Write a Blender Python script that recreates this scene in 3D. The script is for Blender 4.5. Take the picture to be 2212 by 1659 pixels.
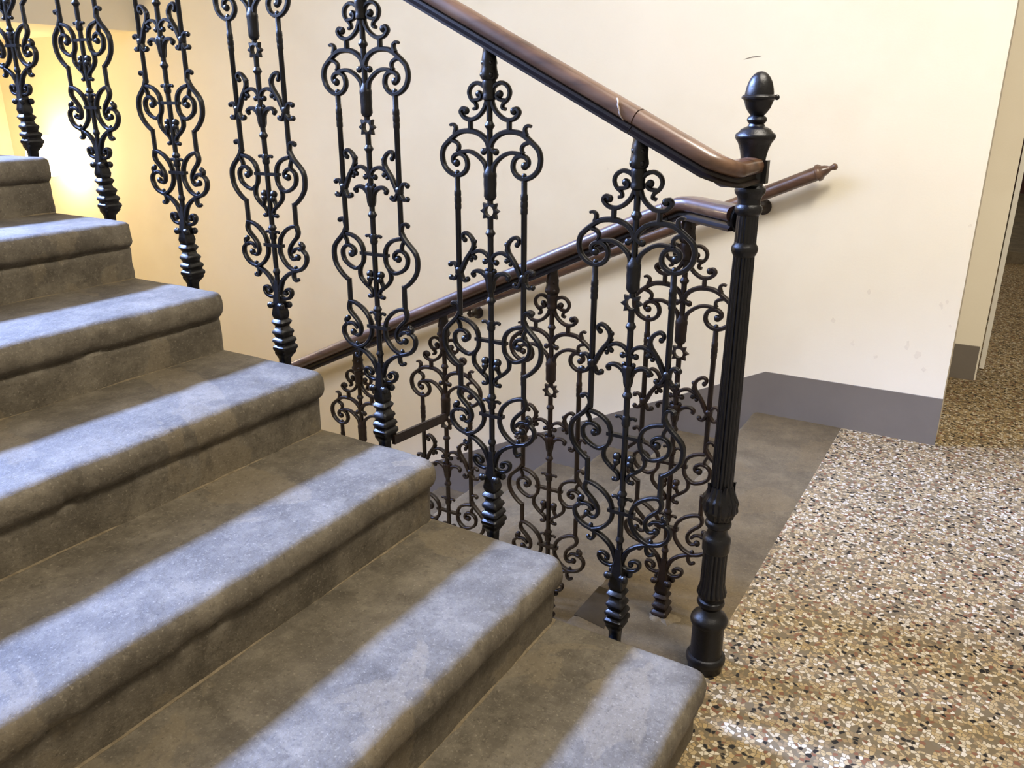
import bpy, math, random
from mathutils import Vector, Matrix, noise

for o in list(bpy.data.objects):
    bpy.data.objects.remove(o, do_unlink=True)
SC = bpy.context.scene
COL = SC.collection

# ------------------------------------------------------------------ camera
W, F_PX = 2212.0, 1758.2
YAW, PITCH, ROLL, CAM_H = 0.54320, 0.33797, 0.00115, 1.2047
fw = Vector((-math.sin(YAW) * math.cos(PITCH), math.cos(YAW) * math.cos(PITCH), -math.sin(PITCH)))
r0 = Vector((math.cos(YAW), math.sin(YAW), 0))
u0 = r0.cross(fw)
rt = r0 * math.cos(ROLL) + u0 * math.sin(ROLL)
up = -r0 * math.sin(ROLL) + u0 * math.cos(ROLL)
cam_d = bpy.data.cameras.new('camera')
cam_d.sensor_width = 36.0
cam_d.lens = F_PX / W * 36.0
cam_d.clip_start = 0.02
cam = bpy.data.objects.new('camera', cam_d)
COL.objects.link(cam)
m = Matrix((rt, up, -fw)).transposed().to_4x4()
m.translation = (0, 0, CAM_H)
cam.matrix_world = m
SC.camera = cam

# ------------------------------------------------------------------ light
SC.view_settings.view_transform = 'Standard'
SC.view_settings.look = 'None'
SC.view_settings.gamma = 1.0
SC.view_settings.use_curve_mapping = False
SC.view_settings.exposure = 0.0

world = bpy.data.worlds.new('stairwell_air')
SC.world = world
world.use_nodes = True
wb = world.node_tree.nodes['Background']
wb.inputs['Color'].default_value = (1.0, 0.86, 0.66, 1)
wb.inputs['Strength'].default_value = 0.50


def area(name, loc, target, sx, sy, power, col, spread=180):
    d = bpy.data.lights.new(name, 'AREA')
    d.shape = 'RECTANGLE'
    d.size, d.size_y = sx, sy
    d.energy = power
    d.color = col
    d.spread = math.radians(spread)
    o = bpy.data.objects.new(name, d)
    COL.objects.link(o)
    o.location = loc
    v = Vector(target) - Vector(loc)
    o.rotation_euler = v.to_track_quat('-Z', 'Y').to_euler()
    return o


WIN = (-5.80, 0.62, 4.36)
area('daylight_from_stair_window', WIN, (-0.9, 1.1, 0.3), 0.66, 0.82, 3900, (0.31, 0.46, 1.0))
area('ceiling_lamp_light', (0.30, 1.25, 3.15), (0.0, 1.85, 0.0), 0.7, 0.7, 92, (1.0, 0.92, 0.79))
ld = bpy.data.lights.new('warm_fill_light', 'POINT')  # unseen warm fill, added to yellow the left part of the wall
ld.energy = 38
ld.color = (1.0, 0.76, 0.38)
ld.shadow_soft_size = 0.15
lo_ = bpy.data.objects.new('warm_fill_light', ld)
lo_.location = (-4.7, 1.75, 1.2)
COL.objects.link(lo_)

# ------------------------------------------------------------------ helpers


def tag(o, label=None, cat=None, group=None, kind=None):
    if label: o['label'] = label
    if cat: o['category'] = cat
    if group: o['group'] = group
    if kind: o['kind'] = kind
    return o


def empty(name, loc):
    o = bpy.data.objects.new(name, None)
    o.empty_display_size = 0.05
    o.location = loc
    COL.objects.link(o)
    return o


class MB:
    def __init__(s):
        s.v, s.f = [], []

    def add(s, vs, fs):
        k = len(s.v)
        s.v += [tuple(x) for x in vs]
        s.f += [tuple(i + k for i in q) for q in fs]

    def box(s, a, b):
        (x0, y0, z0), (x1, y1, z1) = a, b
        s.add([(x0, y0, z0), (x1, y0, z0), (x1, y1, z0), (x0, y1, z0), (x0, y0, z1), (x1, y0, z1), (x1, y1, z1), (x0, y1, z1)],
              [(0, 3, 2, 1), (4, 5, 6, 7), (0, 1, 5, 4), (1, 2, 6, 5), (2, 3, 7, 6), (3, 0, 4, 7)])

    def prism(s, poly, y0, y1):
        """polygon in x,z (counter-clockwise seen from -y) pushed from y0 to y1"""
        n = len(poly)
        s.add([(x, y0, z) for x, z in poly] + [(x, y1, z) for x, z in poly],
              [tuple(range(n)), tuple(range(2 * n - 1, n - 1, -1))] + [(i, i + n, (i + 1) % n + n, (i + 1) % n) for i in range(n)])

    def ball(s, c, r, sy=1.0, nu=10, nv=7):
        vs = [(c[0], c[1], c[2] + r)]
        for j in range(1, nv):
            t = math.pi * j / nv
            for i in range(nu):
                p = 2 * math.pi * i / nu
                vs.append((c[0] + r * math.sin(t) * math.cos(p), c[1] + sy * r * math.sin(t) * math.sin(p), c[2] + r * math.cos(t)))
        vs.append((c[0], c[1], c[2] - r))
        fs = [(0, 1 + i, 1 + (i + 1) % nu) for i in range(nu)]
        for j in range(nv - 2):
            a, b = 1 + j * nu, 1 + (j + 1) * nu
            fs += [(a + i, b + i, b + (i + 1) % nu, a + (i + 1) % nu) for i in range(nu)]
        a, L = 1 + (nv - 2) * nu, len(vs) - 1
        fs += [(a + i, L, a + (i + 1) % nu) for i in range(nu)]
        s.add(vs, fs)

    def lathe(s, prof, c=(0, 0, 0), n=20, mod=None):
        """prof: list of (r, z); mod(theta, z) scales the radius"""
        vs, fs = [], []
        for r, z in prof:
            for i in range(n):
                t = 2 * math.pi * i / n
                q = r * (mod(t, z) if mod else 1)
                vs.append((c[0] + q * math.cos(t), c[1] + q * math.sin(t), c[2] + z))
        for j in range(len(prof) - 1):
            for i in range(n):
                a, b = j * n + i, j * n + (i + 1) % n
                fs.append((a, b, b + n, a + n))
        up_ = prof[-1][1] > prof[0][1]
        fs.append(tuple(range(n))[::-1])
        k = (len(prof) - 1) * n
        fs.append(tuple(range(k, k + n)))
        if not up_:
            fs = [q[::-1] for q in fs]
        s.add(vs, fs)

    def sweep(s, pts, sec, closed_sec=True):
        """pts: list of Vector; sec(i, frac) -> list of (a, b) in (side, up) axes; up follows world z"""
        n = len(pts)
        rings = []
        for i, p in enumerate(pts):
            t = (pts[min(i + 1, n - 1)] - pts[max(i - 1, 0)]).normalized()
            side = t.cross(Vector((0, 0, 1)))
            if side.length < 1e-4:
                side = Vector((1, 0, 0))
            side.normalize()
            upv = side.cross(t)
            rings.append([p + side * a + upv * b for a, b in sec(i, i / (n - 1))])
        k = len(rings[0])
        vs = [v for r in rings for v in r]
        fs = [(i * k + j, i * k + (j + 1) % k, (i + 1) * k + (j + 1) % k, (i + 1) * k + j) for i in range(n - 1) for j in range(k)]
        fs.append(tuple(range(k))[::-1])
        fs.append(tuple(range((n - 1) * k, n * k)))
        s.add(vs, fs)

    def strand(s, pts2, w, d, mirror=1, taper=(1, 1), y=0.0, smooth=4):
        """flat scroll in the x,z plane: pts2 in millimetres, w in-plane width, d depth (metres)"""
        P = [Vector((mirror * a / 1000.0, b / 1000.0)) for a, b in pts2]
        P = crom(P, smooth)
        n = len(P)
        rings = []
        for i, p in enumerate(P):
            t = (P[min(i + 1, n - 1)] - P[max(i - 1, 0)])
            t = t.normalized() if t.length > 0 else Vector((1, 0))
            nn = Vector((-t.y, t.x))
            f = i / (n - 1)
            k = taper[0] + (taper[1] - taper[0]) * f
            hw, hd = w * k / 2, d / 2 * (0.55 + 0.45 * k)
            sec = [(-hw, -hd * .45), (-hw * .55, -hd), (hw * .55, -hd), (hw, -hd * .45), (hw, hd * .45), (hw * .55, hd), (-hw * .55, hd), (-hw, hd * .45)]
            rings.append([(p.x + nn.x * a, y + b, p.y + nn.y * a) for a, b in sec])
        vs = [v for r in rings for v in r]
        fs = []
        for i in range(n - 1):
            for j in range(8):
                q = (i * 8 + j, i * 8 + (j + 1) % 8, (i + 1) * 8 + (j + 1) % 8, (i + 1) * 8 + j)
                fs.append(q)
        fs.append(tuple(range(8))[::-1])
        fs.append(tuple(range((n - 1) * 8, n * 8)))
        s.add(vs, fs)

    def mesh(s, name, mat, ang=38):
        me = bpy.data.meshes.new(name)
        me.from_pydata(s.v, [], s.f)
        me.update()
        import bmesh
        bm = bmesh.new()
        bm.from_mesh(me)
        bmesh.ops.recalc_face_normals(bm, faces=bm.faces)
        bm.to_mesh(me)
        bm.free()
        me.polygons.foreach_set('use_smooth', [True] * len(me.polygons))
        me.set_sharp_from_angle(angle=math.radians(ang))
        me.materials.append(mat)
        return me

    def build(s, name, mat, parent=None, loc=(0, 0, 0), ang=38):
        o = bpy.data.objects.new(name, s.mesh(name, mat, ang))
        COL.objects.link(o)
        o.location = loc
        if parent:
            o.parent = parent
        return o


def crom(P, k):
    if len(P) < 3 or k < 2:
        return P
    out = []
    n = len(P)
    for i in range(n - 1):
        a, b, c, d = P[max(i - 1, 0)], P[i], P[i + 1], P[min(i + 2, n - 1)]
        for j in range(k):
            t = j / k
            out.append(0.5 * ((2 * b) + (c - a) * t + (2 * a - 5 * b + 4 * c - d) * t * t + (3 * b - a - 3 * c + d) * t ** 3))
    out.append(P[-1])
    return out


def nz(x, y, z):
    return noise.noise(Vector((x, y, z)))


# ------------------------------------------------------------------ materials


def new_mat(name):
    mt = bpy.data.materials.new(name)
    mt.use_nodes = True
    nt = mt.node_tree
    b = nt.nodes['Principled BSDF']
    return mt, nt, b


def lin(c):
    return tuple((x / 12.92 if x <= .04045 else ((x + .055) / 1.055) ** 2.4) for x in [v / 255.0 for v in c]) + (1,)


def N(nt, kind, **kw):
    n = nt.nodes.new(kind)
    for k, v in kw.items():
        if k in n.inputs.keys():
            n.inputs[k].default_value = v
        else:
            setattr(n, k, v)
    return n


def ramp(nt, stops, interp='LINEAR'):
    n = nt.nodes.new('ShaderNodeValToRGB')
    e = n.color_ramp.elements
    n.color_ramp.interpolation = interp
    while len(e) < len(stops):
        e.new(0.5)
    for k, (p, c) in enumerate(stops):
        e[k].position = p
        e[k].color = c
    return n


def pos(nt, scale=(1, 1, 1)):
    g = nt.nodes.new('ShaderNodeNewGeometry')
    mp = nt.nodes.new('ShaderNodeMapping')
    mp.inputs['Scale'].default_value = scale
    nt.links.new(g.outputs['Position'], mp.inputs['Vector'])
    return mp.outputs['Vector']


def mottled(name, c1, c2, scale, rough=0.6, bump=0.15, bscale=60, spec=0.5, detail=8, c3=None, s3=3.0, stretch=(1, 1, 1), coat=0.0, bdist=0.004, speck=0.0):
    mt, nt, b = new_mat(name)
    v = pos(nt, stretch)
    n1 = N(nt, 'ShaderNodeTexNoise', Scale=scale, Detail=detail, Roughness=0.65)
    nt.links.new(v, n1.inputs['Vector'])
    rp = ramp(nt, [(0.32, lin(c1)), (0.68, lin(c2))])
    nt.links.new(n1.outputs['Fac'], rp.inputs['Fac'])
    out = rp.outputs['Color']
    if c3:
        n3 = N(nt, 'ShaderNodeTexNoise', Scale=s3, Detail=5.0, Roughness=0.6)
        nt.links.new(v, n3.inputs['Vector'])
        r3 = ramp(nt, [(0.5, (0, 0, 0, 1)), (0.68, (1, 1, 1, 1))])
        nt.links.new(n3.outputs['Fac'], r3.inputs['Fac'])
        mx = nt.nodes.new('ShaderNodeMix')
        mx.data_type = 'RGBA'
        nt.links.new(r3.outputs['Color'], mx.inputs['Factor'])
        nt.links.new(out, mx.inputs['A'])
        mx.inputs['B'].default_value = lin(c3)
        out = mx.outputs['Result']
    if speck:
        n4 = N(nt, 'ShaderNodeTexNoise', Scale=210.0, Detail=3.0, Roughness=0.6)
        nt.links.new(v, n4.inputs['Vector'])
        r4 = ramp(nt, [(0.34, (1 - speck, 1 - speck, 1 - speck, 1)), (0.5, (1, 1, 1, 1)), (0.68, (1 + speck, 1 + speck, 1 + speck, 1))])
        nt.links.new(n4.outputs['Fac'], r4.inputs['Fac'])
        m4 = nt.nodes.new('ShaderNodeMix')
        m4.data_type = 'RGBA'
        m4.blend_type = 'MULTIPLY'
        m4.inputs['Factor'].default_value = 1
        nt.links.new(out, m4.inputs['A'])
        nt.links.new(r4.outputs['Color'], m4.inputs['B'])
        out = m4.outputs['Result']
    nt.links.new(out, b.inputs['Base Color'])
    b.inputs['Roughness'].default_value = rough
    b.inputs['Specular IOR Level'].default_value = spec
    b.inputs['Coat Weight'].default_value = coat
    if bump:
        n2 = N(nt, 'ShaderNodeTexNoise', Scale=bscale, Detail=6.0, Roughness=0.7)
        nt.links.new(v, n2.inputs['Vector'])
        bp = N(nt, 'ShaderNodeBump', Strength=bump, Distance=bdist)
        nt.links.new(n2.outputs['Fac'], bp.inputs['Height'])
        nt.links.new(bp.outputs['Normal'], b.inputs['Normal'])
    return mt


M = {}


def stone(name, c_dark, c_mid, c_light, c_patch, c_fleck, rough=0.66):
    mt, nt, b = new_mat(name)
    L = nt.links
    v = pos(nt)

    def ns(scale, detail, rg=0.65, dist=0.0):
        n = N(nt, 'ShaderNodeTexNoise', Scale=scale, Detail=detail, Roughness=rg, Distortion=dist)
        L.new(v, n.inputs['Vector'])
        return n.outputs['Fac']

    def mix(fac, a, bcol, blend='MIX'):
        m_ = nt.nodes.new('ShaderNodeMix')
        m_.data_type = 'RGBA'
        m_.blend_type = blend
        L.new(fac, m_.inputs['Factor'])
        L.new(a, m_.inputs['A'])
        m_.inputs['B'].default_value = bcol
        return m_.outputs['Result']

    def step(fac, a, c, k=1.0):
        r = ramp(nt, [(a, (0, 0, 0, 1)), (c, (k, k, k, 1))])
        L.new(fac, r.inputs['Fac'])
        return r.outputs['Color']
    base = ramp(nt, [(0.30, lin(c_dark)), (0.50, lin(c_mid)), (0.70, lin(c_light))])
    L.new(ns(8.0, 15.0, 0.72), base.inputs['Fac'])
    col = base.outputs['Color']
    col = mix(step(ns(3.4, 6.0, 0.55, 0.6), 0.545, 0.560, 0.42), col, lin(c_patch))
    col = mix(step(ns(5.5, 8.0, 0.6, 0.4), 0.60, 0.66, 0.55), col, lin(c_dark))
    col = mix(step(ns(38.0, 6.0, 0.7), 0.52, 0.70, 0.42), col, lin(c_light))
    col = mix(step(ns(46.0, 6.0, 0.7, 0.5), 0.54, 0.70, 0.50), col, lin(c_dark))
    col = mix(step(ns(190.0, 3.0, 0.6), 0.58, 0.74, 0.38), col, lin(c_fleck))
    col = mix(step(ns(130.0, 3.0, 0.6), 0.58, 0.72, 0.42), col, lin(tuple(x * .62 for x in c_dark)))
    L.new(col, b.inputs['Base Color'])
    b.inputs['Roughness'].default_value = rough
    b.inputs['Specular IOR Level'].default_value = 0.35
    b1 = N(nt, 'ShaderNodeBump', Strength=0.55, Distance=0.006)
    L.new(ns(22.0, 12.0, 0.7), b1.inputs['Height'])
    b2_ = N(nt, 'ShaderNodeBump', Strength=0.5, Distance=0.0015)
    L.new(ns(170.0, 4.0, 0.7), b2_.inputs['Height'])
    L.new(b1.outputs['Normal'], b2_.inputs['Normal'])
    L.new(b2_.outputs['Normal'], b.inputs['Normal'])
    return mt


M['stone'] = stone('worn_sandstone', (70, 63, 51), (96, 88, 74), (124, 115, 98), (124, 111, 88), (168, 157, 136))
M['stone_low'] = stone('worn_sandstone_lower', (74, 63, 44), (94, 81, 58), (114, 99, 72), (106, 89, 60), (150, 134, 104), 0.6)  # darker, warmer than the upper stone, in place of blocking the daylight here
M['mortar'] = mottled('lime_mortar', (106, 94, 74), (138, 124, 100), 60, 0.9, 0.8, 120, 0.1)
M['dark_patch'] = mottled('dark_brown_patch', (52, 44, 31), (66, 56, 40), 14, 0.8, 0.4, 60, 0.2)
M['iron'] = mottled('black_cast_iron_paint', (6, 6, 9), (16, 15, 16), 40, 0.32, 0.5, 160, 0.42, bdist=0.0015)
M['iron_brown'] = mottled('brown_cast_iron_paint', (22, 14, 10), (44, 30, 21), 40, 0.40, 0.45, 160, 0.38, bdist=0.0015)
M['wood'] = mottled('dark_handrail_wood', (56, 37, 26), (96, 68, 50), 14, 0.38, 0.12, 60, 0.5, 6, (112, 84, 63), 5.0, stretch=(0.5, 3, 3), coat=0.25, bdist=0.001)
M['wood_shaded'] = mottled('shaded_rail_wood', (16, 11, 9), (34, 22, 16), 14, 0.42, 0.12, 60, 0.4, 6, stretch=(0.5, 3, 3), bdist=0.001)  # near-black tone paints in the shade below the overhanging top roll
M['wall'] = mottled('cream_wall_paint', (231, 222, 201), (237, 229, 209), 1.2, 0.75, 0.22, 140, 0.25, 4, (227, 217, 195), 0.9, bdist=0.002)
M['grey'] = mottled('grey_skirting_paint', (108, 101, 93), (118, 111, 102), 3, 0.42, 0.12, 90, 0.45, bdist=0.002)
M['white'] = mottled('white_frame_paint', (236, 228, 208), (244, 238, 222), 4, 0.45, 0.05, 40)
M['black'] = mottled('black_gap', (14, 12, 10), (22, 18, 16), 10, 0.8, 0)
M['door'] = mottled('dark_red_door_paint', (58, 18, 12), (72, 24, 16), 5, 0.4, 0.05, 20)
M['pencil'] = mottled('graphite_mark', (120, 112, 100), (150, 140, 124), 60, 0.8, 0)
M['smudge'] = mottled('wall_scuff', (221, 211, 190), (230, 221, 201), 60, 0.8, 0.2)
M['drip'] = mottled('old_paint_drip', (150, 134, 116), (176, 160, 142), 40, 0.6, 0.1)


def terrazzo():
    mt, nt, b = new_mat('terrazzo')
    L = nt.links
    v = pos(nt)
    dn = N(nt, 'ShaderNodeTexNoise', Scale=70.0, Detail=2.0)
    L.new(v, dn.inputs['Vector'])
    sub = N(nt, 'ShaderNodeVectorMath', operation='SUBTRACT')
    L.new(dn.outputs['Color'], sub.inputs[0])
    sub.inputs[1].default_value = (.5, .5, .5)
    sc = N(nt, 'ShaderNodeVectorMath', operation='SCALE')
    L.new(sub.outputs[0], sc.inputs[0])
    sc.inputs['Scale'].default_value = 0.007
    ad = N(nt, 'ShaderNodeVectorMath', operation='ADD')
    L.new(v, ad.inputs[0])
    L.new(sc.outputs[0], ad.inputs[1])
    vec = ad.outputs[0]

    def vor(scale, feature):
        n = nt.nodes.new('ShaderNodeTexVoronoi')
        n.voronoi_dimensions = '2D'
        n.feature = feature
        n.inputs['Scale'].default_value = scale
        n.inputs['Randomness'].default_value = 1.0
        L.new(vec, n.inputs['Vector'])
        return n
    f1, de = vor(112, 'F1'), vor(112, 'DISTANCE_TO_EDGE')
    sep = nt.nodes.new('ShaderNodeSeparateColor')
    L.new(f1.outputs['Color'], sep.inputs[0])
    cols = [(0.0, (174, 154, 116)), (0.20, (192, 179, 152)), (0.36, (168, 145, 102)), (0.47, (204, 194, 174)), (0.55, (150, 128, 92)),
            (0.66, (138, 118, 88)), (0.76, (122, 82, 58)), (0.85, (112, 100, 78)), (0.915, (24, 22, 22))]
    rp = ramp(nt, [(p, lin(c)) for p, c in cols], 'CONSTANT')
    L.new(sep.outputs[0], rp.inputs['Fac'])
    # mortar between the chips; a random share of cells is filled with mortar too
    er = ramp(nt, [(0.04, (0, 0, 0, 1)), (0.12, (1, 1, 1, 1))])
    L.new(de.outputs['Distance'], er.inputs['Fac'])
    fr = ramp(nt, [(0.0, (0, 0, 0, 1)), (0.16, (1, 1, 1, 1))], 'CONSTANT')
    L.new(sep.outputs[1], fr.inputs['Fac'])
    mul = N(nt, 'ShaderNodeMath', operation='MULTIPLY')
    L.new(er.outputs['Color'], mul.inputs[0])
    L.new(fr.outputs['Color'], mul.inputs[1])
    mx = nt.nodes.new('ShaderNodeMix')
    mx.data_type = 'RGBA'
    L.new(mul.outputs[0], mx.inputs['Factor'])
    mx.inputs['A'].default_value = lin((112, 98, 74))
    L.new(rp.outputs['Color'], mx.inputs['B'])
    # broad dirt
    dn2 = N(nt, 'ShaderNodeTexNoise', Scale=2.2, Detail=4.0)
    L.new(v, dn2.inputs['Vector'])
    dr = ramp(nt, [(0.3, (0.78, 0.76, 0.72, 1)), (0.62, (1, 1, 1, 1))])
    L.new(dn2.outputs['Fac'], dr.inputs['Fac'])
    m2 = nt.nodes.new('ShaderNodeMix')
    m2.data_type = 'RGBA'
    m2.blend_type = 'MULTIPLY'
    m2.inputs['Factor'].default_value = 1
    L.new(mx.outputs['Result'], m2.inputs['A'])
    L.new(dr.outputs['Color'], m2.inputs['B'])
    L.new(m2.outputs['Result'], b.inputs['Base Color'])
    b.inputs['Roughness'].default_value = 0.5
    b.inputs['Specular IOR Level'].default_value = 0.35
    bp = N(nt, 'ShaderNodeBump', Strength=0.25, Distance=0.001)
    L.new(mul.outputs[0], bp.inputs['Height'])
    L.new(bp.outputs['Normal'], b.inputs['Normal'])
    return mt


M['terrazzo'] = terrazzo()
mt, nt, b = new_mat('lamp_globe')
b.inputs['Emission Color'].default_value = (1.0, 0.79, 0.48, 1)
b.inputs['Emission Strength'].default_value = 22.0
b.inputs['Base Color'].default_value = (1, .95, .85, 1)
M['globe'] = mt
mt, nt, b = new_mat('window_glass')
b.inputs['Base Color'].default_value = (.75, .83, .95, 1)
b.inputs['Roughness'].default_value = 0.1
M['glass'] = mt

# ------------------------------------------------------------------ setting
YB, XC, XE = 3.163, -0.092, -5.87       # back wall plane, its free corner, end wall plane
YS = 1.326                              # well end of the rising flight
YF = -0.36                              # wall on the near side of the flight
X0, T, RZ = -0.344, 0.3205, 0.15
XL = -0.762                             # nose of the top step going down
ZL = -1.95

mb = MB(); mb.box((-0.416, YF - .2, -0.12), (3.2, YB + .005, 0)); mb.box((XC - .2, YB + .005, -0.12), (3.2, 7.36, 0))
tag(mb.build('floor', M['terrazzo']), kind='structure')
mb = MB(); mb.box((XC - .5, 7.36, -0.12), (3.2, 12.2, 0.086))
tag(mb.build('floor_corridor', M['stone']), kind='structure')
mb = MB(); mb.box((XE - .2, YF - .2, ZL - .12), (-4.2, YB + .02, ZL))
tag(mb.build('floor_half_landing', M['terrazzo']), kind='structure')

wall_back = MB(); wall_back.box((XE, YB, ZL), (XC, YB + .16, 4.6))
wall_back = tag(wall_back.build('wall_back', M['wall']), kind='structure')
mb = MB(); mb.box((XE - .2, YF - .2, ZL), (XE, YB + .16, 6.4)); tag(mb.build('wall_end', M['wall']), kind='structure')
mb = MB(); mb.box((XE, YF - .2, ZL), (-1.6, YF, 4.6)); tag(mb.build('wall_front', M['wall']), kind='structure')
# recess beyond the corner with its skirting and the white door frame
mb = MB(); mb.box((-0.6, 4.07, 0), (-0.005, 4.20, 3.2)); tag(mb.build('wall_recess', M['wall']), kind='structure')
mb = MB(); mb.box((-0.4, 4.060, 0), (-0.012, 4.071, 0.158)); tag(mb.build('baseboard_recess', M['grey'], ang=20), kind='structure')
fr = MB(); fr.box((-0.012, 4.075, 0.004), (-0.004, 4.275, 2.3)); d1 = MB(); d1.box((0.0, 4.255, 0.006), (0.020, 4.33, 2.3))
door1 = tag(d1.build('door_1', M['white']), kind='structure')
fr.build('door_gap', M['black'], door1)
mb = MB(); mb.box((-0.3, 12.05, 0.086), (3.2, 12.2, 2.6)); tag(mb.build('wall_corridor', M['wall']), kind='structure')
d2 = MB(); d2.box((-0.25, 12.0, 0.10), (1.2, 12.06, 2.2)); tag(d2.build('door_2', M['door']), kind='structure')
mb = MB(); mb.box((XC - .3, 3.6, 2.5), (3.2, 12.2, 2.6)); tag(mb.build('ceiling_corridor', M['wall']), kind='structure')
mb = MB(); mb.box((3.2, 3.3, 0), (3.3, 12.2, 2.6)); tag(mb.build('wall_corridor_side', M['wall']), kind='structure')

# grey painted band: level along the landing, then down with the stairs
SL = 0.475
mb = MB()
xk, zk = -0.727, 0.175
mb.prism([(XC + .001, 0.0), (XC + .001, 0.181), (xk, zk), (-4.4, zk - SL * (-.727 + 4.4)), (-4.4, zk - SL * (-.727 + 4.4) - .45), (xk, -0.42), (XC - .2, -0.1)], YB - .006, YB + .004)
tag(mb.build('baseboard_back', M['grey'], ang=20), kind='structure')

# pencil line and scuffs on the back wall
mb = MB(); mb.prism([(-.926, 1.3375), (-.895, 1.3435), (-.863, 1.3475), (-.862, 1.3495), (-.895, 1.3470), (-.920, 1.3405)], YB - .0012, YB + .001)
mb.build('pencil_mark', M['pencil'], wall_back)
rng = random.Random(4)
for cx, cz, r in [(-.15, .52, .010), (-.135, .535, .007), (-.20, .33, .014), (-.17, .28, .010), (-.235, .36, .012), (-.335, .30, .010), (-.42, .34, .009), (-.50, .42, .010), (-.39, .54, .008), (-1.45, .93, .006), (-.108, .80, .006), (-.112, .45, .006)]:
    mb = MB()
    n = 9
    pl = [(cx + r * (.35 + .75 * rng.random()) * math.cos(-2 * math.pi * i / n), cz + 1.5 * r * (.35 + .75 * rng.random()) * math.sin(2 * math.pi * i / n)) for i in range(n)]
    mb.prism(pl, YB - .0007, YB + .001)
    mb.build('wall_scuff', M['smudge'], wall_back)

# upper half landing with the underside of the next flight
mb = MB(); mb.box((XE, YF, 1.555), (-4.376, YB, 1.95)); mb.box((-4.376, YF, 1.802), (-4.20, YS, 1.95)); tag(mb.build('ceiling_half_landing', M['wall']), kind='structure')
mb = MB(); mb.prism([(-4.40, 1.74), (-4.40, 2.0), (0.6, 2.0 + 5 * .467), (0.6, 1.74 + 5 * .467)], 1.78, YB)
tag(mb.build('ceiling_next_flight', M['wall']), kind='structure')
# stair window high in the end wall
mb = MB()
for a, b_ in [((-.40, -.34), (.40, -.28)), ((-.40, .28), (.40, .34)), ((-.40, -.28), (-.34, .28)), ((.34, -.28), (.40, .28))]:
    mb.box((XE - .01, WIN[1] + a[0], WIN[2] + a[1]), (XE + .03, WIN[1] + b_[0], WIN[2] + b_[1]))
win = tag(mb.build('window_1', M['white']), kind='structure')
mb = MB(); mb.box((XE - .005, WIN[1] - .35, WIN[2] - .29), (XE + .008, WIN[1] + .35, WIN[2] + .29)); mb.build('pane', M['glass'], win)

# ------------------------------------------------------------------ stone steps
ARC = [(-.030, 0.0), (-.019, -.0006), (-.0125, -.003), (-.007, -.0075), (-.003, -.0135), (-.0008, -.021), (0.0, -.031), (-.0008, -.0425), (-.003, -.0510), (-.0080, -.0580), (-.0145, -.0625),
       (-.0205, -.0655), (-.0225, -.0700), (-.0190, -.0740), (-.0185, -.085), (-.0200, -.110), (-.0205, -.135)]


def step_mesh(name, mat, xn, zt, ya, yb, dirx, end_hi, depth=0.40, h=0.17, seed=0, nring=190, org=(0, 0, 0)):
    """nosed stone block; xn = nose line, dirx = +1 when the nose points to +x; end_hi = end at yb is the free rounded one"""
    prof = [(-depth, 0.0), (-.30, 0.0), (-.24, 0.0), (-.18, 0.0), (-.13, 0.0), (-.09, 0.0)] + ARC + [(-.0205, -h), (-depth, -h)]
    n = len(prof)
    ys = []
    L = yb - ya
    free = yb if end_hi else ya
    for i in range(nring + 1):
        ys.append(ya + L * i / nring)
    R = 0.030
    # fine rings at the free end
    sgn = 1 if end_hi else -1
    ys = [y for y in ys if abs(y - free) > R]
    fine = [free - sgn * R * (1 - math.sin(math.radians(a))) for a in (0, 20, 40, 55, 70, 82, 90)]
    ys = sorted(ys + fine)
    cx = -depth * .5
    vs = []
    for y in ys:
        d = abs(y - free)
        cut = 0.0
        if d < R:
            cut = R - math.sqrt(max(R * R - (R - d) ** 2, 0))
        for k, (px, pz) in enumerate(prof):
            x, z = px, pz
            fx = max(0.0, min(1.0, (x + .12) / .12))
            x -= cut * fx * 0.9
            if d < 0.013:                                 # soft arris round the end
                e = (0.013 - math.sqrt(max(.013 ** 2 - (.013 - d) ** 2, 0))) * 0.75
                if k <= 8:
                    z -= e
            wy = xn + y
            # wear: hollow tread, chipped nose
            if 0 < k < 12:
                z += 0.0016 * nz(x * 9 + seed * 3.1, y * 5, 1.7) - 0.0025 * max(0, 1 - abs((y - (ya + L * .45)) / (L * .45))) * max(0, (x + .2) / .2)
            if k >= 6 and k <= 17:
                x += 0.0042 * nz(y * 9 + seed, seed * 2.3, z * 9) + 0.0022 * nz(y * 38, seed * 1.3, z * 40) + 0.0010 * nz(y * 95, seed * 1.7, z * 90)
                chip = nz(y * 15 + seed * 5.7, 3.3 + z * 14, seed * 1.9)
                if chip > 0.33:
                    x -= (chip - .33) * .030
                    z -= (chip - .33) * .010 if k < 12 else 0
                z += 0.0013 * nz(y * 30, seed, 5.0)
            if k >= 18 and k < n - 1:
                x += 0.0026 * nz(y * 12 + seed * 2, z * 15, 8.0) + .0012 * nz(y * 55, z * 40, seed)
            yy = y
            if d < .05:
                yy -= sgn * (1 - d / .05) * (.0045 * (nz(x * 14 + seed * 7, z * 16, 2.2) + .3) + .002 * nz(x * 50, z * 50, seed))
            vs.append((xn + dirx * x - org[0], yy - org[1], zt + z - org[2]))
    fs = []
    for i in range(len(ys) - 1):
        for k in range(n):
            a, b2 = i * n + k, i * n + (k + 1) % n
            fs.append((a, b2, b2 + n, a + n))
    fs.append(tuple(range(n)))
    k0 = (len(ys) - 1) * n
    fs.append(tuple(range(k0, k0 + n))[::-1])
    mb = MB()
    mb.v, mb.f = vs, fs
    return mb


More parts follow.
